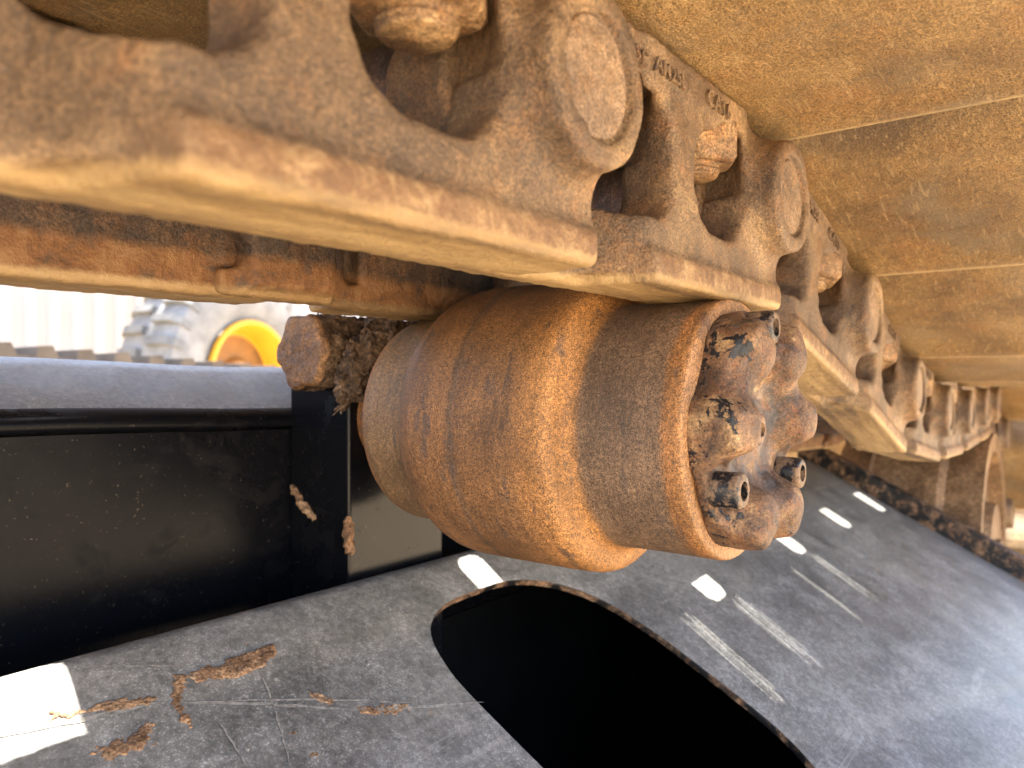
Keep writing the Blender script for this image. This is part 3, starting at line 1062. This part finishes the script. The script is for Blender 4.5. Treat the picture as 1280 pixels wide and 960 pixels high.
for k, (p, X_, Z_, mw) in enumerate(FR):
    mi = mw.copy(); mi[1][3] = YI
    m1, m2 = CI @ mw, CI @ mi
    shoe = link_mesh('track_shoe', shoe_mesh(openings[k], Vector((SUN.dot(X_), SUN.y, SUN.dot(Z_)))) if k in openings else me_shoe0, (), chain, False, m1)
    if k < 3: continue                       # links behind the camera stay out of the picture
    lk = link_mesh('link', me_link, (), chain, False, m1)
    link_mesh('pin', me_pin, (), lk)
    link_mesh('nut', me_nut, (), lk, True, Matrix.Translation((-.0480, .0360, .0)))
    link_mesh('nut', me_nut, (), lk, True, Matrix.Translation((-.1330, .0440, .0)))
    if k < 8: tag(link_mesh('lettering', me_text, (), lk), kind='stuff')
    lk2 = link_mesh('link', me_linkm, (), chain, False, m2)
    link_mesh('pin', me_pinm, (), lk2)
    link_mesh('nut', me_nut, (), lk2, True, Matrix.Translation((-.0480, -.0360, .0)))
    link_mesh('nut', me_nut, (), lk2, True, Matrix.Translation((-.1330, -.0440, .0)))
    link_mesh('bushing', me_bush, (), chain, False, m1)

# ---------------------------------------------------------------- idler at the end of the chain
pt = pins[11]
IC = Vector((pt.x + .0, YC, pt.z - .29))
idler = tag(empty('front_idler', IC), 'dusty ochre idler wheel under the far bend of the track chain', 'idler wheel')
pr = [(-.115, .06), (-.115, .11), (-.095, .115), (-.088, .20), (-.112, .205), (-.113, .236), (-.060, .2375), (-.050, .250), (-.040, .252), (.040, .252), (.050, .250), (.060, .2375),
      (.113, .236), (.112, .205), (.088, .20), (.095, .115), (.115, .11), (.115, .06)]
o = link_mesh('wheel', lathe_mesh('idler', pr, 72), [M_idler], idler); smooth_by_angle(o, 40)
o = link_mesh('hub', lathe_mesh('hub', [(-.125, .045), (-.123, .05), (.123, .05), (.125, .045)], 32), [M_idler], idler); smooth_by_angle(o, 40)
# ---------------------------------------------------------------- dirt clod between clamp and roller
lo = (.300, .340, -.05)
gx, gy, gz = grid(lo, (.46, .412, .05), .0012)
D = sd_capsule(gx, gy, gz, (.345, .383, -.016), (.385, .372, .024), .008, .018)
D = smin(D, sd_capsule(gx, gy, gz, (.37, .378, .022), (.43, .376, .026), .017, .014), .008)
D = smin(D, sd_capsule(gx, gy, gz, (.318, .371, -.014), (.330, .366, .010), .0035, .012), .005)
D = smin(D, sd_capsule(gx, gy, gz, (.330, .364, .010), (.350, .364, .028), .015, .016), .005)
D = D + wob(gx, gy, gz, .0042, 260, 70) + wob(gx, gy, gz, .0026, 700, 71) + wob(gx, gy, gz, .0013, 1900, 72)
# keep clear of the turning roller
D = np.maximum(D, -(np.sqrt((gx - RX) ** 2 + (gz - RZ) ** 2 + 0) - .036) * 1.0)
D = np.maximum(D, .3450 - gy)
clod = empty('dirt_clod', (.38, .378, .0))
tag(clod, 'dark clod of dirt and straw packed between bracket clamp and roller', 'dirt')
me = sdf_mesh('dirt', D, lo, .0012); me.transform(Matrix.Translation((-.38, -.378, 0)))
link_mesh('soil', me, [M_dirt], clod, True)
bm = bmesh.new()
def strand(p0, p1, r, bend):
    n, seg = 7, 5
    a, b = Vector(p0), Vector(p1); d = b - a
    u = d.orthogonal().normalized(); w = d.cross(u).normalized()
    rings = []
    for k in range(n + 1):
        t = k / n
        c = a + d * t + (u * math.cos(bend[1]) + w * math.sin(bend[1])) * bend[0] * math.sin(math.pi * t)
        q = r * (1 - .5 * t)
        rings.append([bm.verts.new(c + u * q * math.cos(6.283 * j / seg) + w * q * math.sin(6.283 * j / seg)) for j in range(seg)])
    for p, q in zip(rings, rings[1:]):
        for j in range(seg): bm.faces.new((p[j], p[(j + 1) % seg], q[(j + 1) % seg], q[j]))
for i in range(26):
    t = random.random()
    c = Vector((.316 + .055 * t, .366 - .012 * random.random() * t ** .5, -.012 + .052 * min(1, t * 1.5) + random.gauss(0, .007)))
    an = random.gauss(.75, .35); L = random.uniform(.008, .026)
    dv = Vector((math.cos(an), random.gauss(-.05, .12), math.sin(an))) * L
    strand(c - dv / 2 - Vector((.38, .378, 0)), c + dv / 2 - Vector((.38, .378, 0)), random.uniform(.00025, .0009), (random.gauss(0, .002), random.uniform(0, 6)))
M_straw = rusty('straw_fibres', (.10, .065, .04), (.24, .15, .09), (.42, .30, .2), (.28, .15, .08), 500, 60, .2, .3)
o = link_mesh('straw', bm_mesh('straw', bm), [M_straw], clod, True); o['kind'] = 'stuff'

# ---------------------------------------------------------------- second track beyond the frame
ft = tag(empty('far_track', (1.3, 2.5, 0)), 'blurred brown upper run of the second track with toothed shoes beyond the frame', 'track')
M_far = plain('far_shoe_brown', (.11, .085, .06), .8, .3, 12)
prof_ = [(-.098, -.02), (.098, -.02), (.098, -.008), (.066, -.008), (.050, .024), (.016, .020), (.012, -.008), (-.034, -.008), (-.050, .024), (-.084, .020), (-.088, -.008), (-.098, -.008)]
bm = bmesh.new()
va = [bm.verts.new((x, -.30, z)) for x, z in prof_]; vb = [bm.verts.new((x, .30, z)) for x, z in prof_]
bm.faces.new(va); bm.faces.new(vb[::-1])
for k in range(len(prof_)): bm.faces.new((va[k], vb[k], vb[(k + 1) % len(prof_)], va[(k + 1) % len(prof_)]))
me_fs = bm_mesh('far_shoe', bm); me_fs.materials.append(M_far)
bm = bmesh.new(); box_bm(bm, -.099, .099, -.02, .02, -.11, -.0205)
me_fl = bm_mesh('far_link', bm); me_fl.materials.append(M_far)
for k in range(12):
    X = .55 + k * .2
    z = .083 - .056 * (X - .81) if X < 1.7 else .033 - .02 * (X - 1.7)
    mw = Matrix.Translation((X - 1.3, 0, z)) @ Matrix.Rotation(R(3.2 if X < 1.7 else 1.1), 4, 'Y')
    o = link_mesh('track_shoe', me_fs, (), ft, False, mw)
    for s in (-.11, .11): link_mesh('link', me_fl, (), o, False, Matrix.Translation((0, s, 0)))

# ---------------------------------------------------------------- wheel loader and container far behind
M_tyre = plain('dusty_tyre', (.22, .215, .205), .8, .35, 6)
M_tyre_d = plain('tyre_lug', (.14, .14, .135), .8, .35, 9)
M_yel = plain('loader_yellow', (.62, .30, .015), .45, .15, 3)
M_white = plain('container_white', (.40, .41, .42), .5, .05, 2)
wl = tag(empty('wheel_loader', (2.80, 4.36, GZ)), 'blurred wheel loader with a grey tyre and yellow rim by the white container', 'wheel loader')
wheel = empty('wheel', (0, 0, .035 - GZ)); wheel.parent = wl
ya = math.atan2(.80, .60)                   # wheel faces the yard
wheel.rotation_euler = (0, 0, R(14))
TR = .80
pr = [(-.18, .36), (-.20, .41), (-.215, .48), (-.21, .58), (-.20, .63), (-.16, .645), (.16, .645), (.20, .63), (.21, .58), (.215, .48), (.20, .41), (.18, .36)]
o = link_mesh('tyre', lathe_mesh('tyre', pr, 72, 'y', False), [M_tyre], wheel); smooth_by_angle(o, 50)
lugs = []
for s in (-1, 1):                            # an L shaped lug: tread bar with its end over the shoulder
    bm = bmesh.new()
    L_ = [(s * .02, .625), (s * .17, .62), (s * .20, .57), (s * .217, .57), (s * .210, .64), (s * .165, .678), (s * .02, .682)]
    va = [bm.verts.new((-.024, a, b)) for a, b in L_]; vb = [bm.verts.new((.024, a, b)) for a, b in L_]
    bm.faces.new(va); bm.faces.new(vb[::-1])
    for k in range(7): bm.faces.new((va[k], vb[k], vb[(k + 1) % 7], va[(k + 1) % 7]))
    m_ = bm_mesh('lug', bm); m_.materials.append(M_tyre_d); lugs.append(m_)
for k in range(30):
    for s in (0, 1):
        link_mesh('lug', lugs[s], (), wheel, False, Matrix.Rotation(2 * math.pi * (k + .5 * s) / 30, 4, 'Y'))
pr = [(-.202, .365), (-.225, .36), (-.225, .335), (-.18, .315), (-.08, .285), (-.08, .27)]
o = link_mesh('rim', lathe_mesh('rim', pr, 48, 'y', False), [M_yel], wheel); smooth_by_angle(o, 40)
M_dish = plain('rim_dish_shaded', (.22, .095, .015), .6, .4, 5)  # darker than the rim: shade inside the wheel put into the colour
o = link_mesh('dish', lathe_mesh('dish', [(-.079, .283), (.03, .27), (.05, .16), (.045, .15), (-.10, .13), (-.12, .11), (-.125, .0001)], 48), [M_dish], wheel); smooth_by_angle(o, 40)
bm = bmesh.new(); box_bm(bm, -.018, .018, .00, .05, -.018, .018)
me_wn = bm_mesh('wheel_nut', bm); me_wn.materials.append(M_yel)
for k in range(10):
    a = 2 * math.pi * k / 10
    link_mesh('wheel_nut', me_wn, (), wheel, False, Matrix.Translation((.22 * math.cos(a), 0, .22 * math.sin(a))))
box_obj('body', (.1, 3.2, .5, 1.9, 1.68, 1.95), M_yel, wl, .04)
box_obj('boom', (-2.4, .2, .35, .55, 1.53, 1.80), M_yel, wl, .02)
box_obj('cab', (.9, 2.2, .6, 1.8, 1.953, 2.7), M_yel, wl, .06)

ct = tag(empty('shipping_container', (4.0, 7.6, GZ)), 'white corrugated shipping container standing behind the wheel loader', 'container')
bm = bmesh.new()
Xs = []
x = -4.5; k = 0
pat = ((.07, 0), (.035, .036), (.07, .036), (.035, 0))
pts = [(x, 0)]
while x < 4.5:
    for dx, y in (( .07, 0), (.03, .036), (.07, .036), (.03, 0)):
        x += dx; pts.append((x, y))
va = [bm.verts.new((a, b, .18)) for a, b in pts]; vb = [bm.verts.new((a, b, 2.45)) for a, b in pts]
for i in range(len(pts) - 1): bm.faces.new((va[i], va[i + 1], vb[i + 1], vb[i]))
link_mesh('side_panel', bm_mesh('side_panel', bm), [M_white], ct)
box_obj('bottom_rail', (-4.55, 4.6, -.03, 2.4, .03, .178), M_white, ct, .01)
box_obj('top_rail', (-4.55, 4.6, -.03, 2.4, 2.452, 2.6), M_white, ct, .01)
box_obj('rear_wall', (-4.55, 4.6, .10, 2.38, .18, 2.45), M_white, ct, .0)
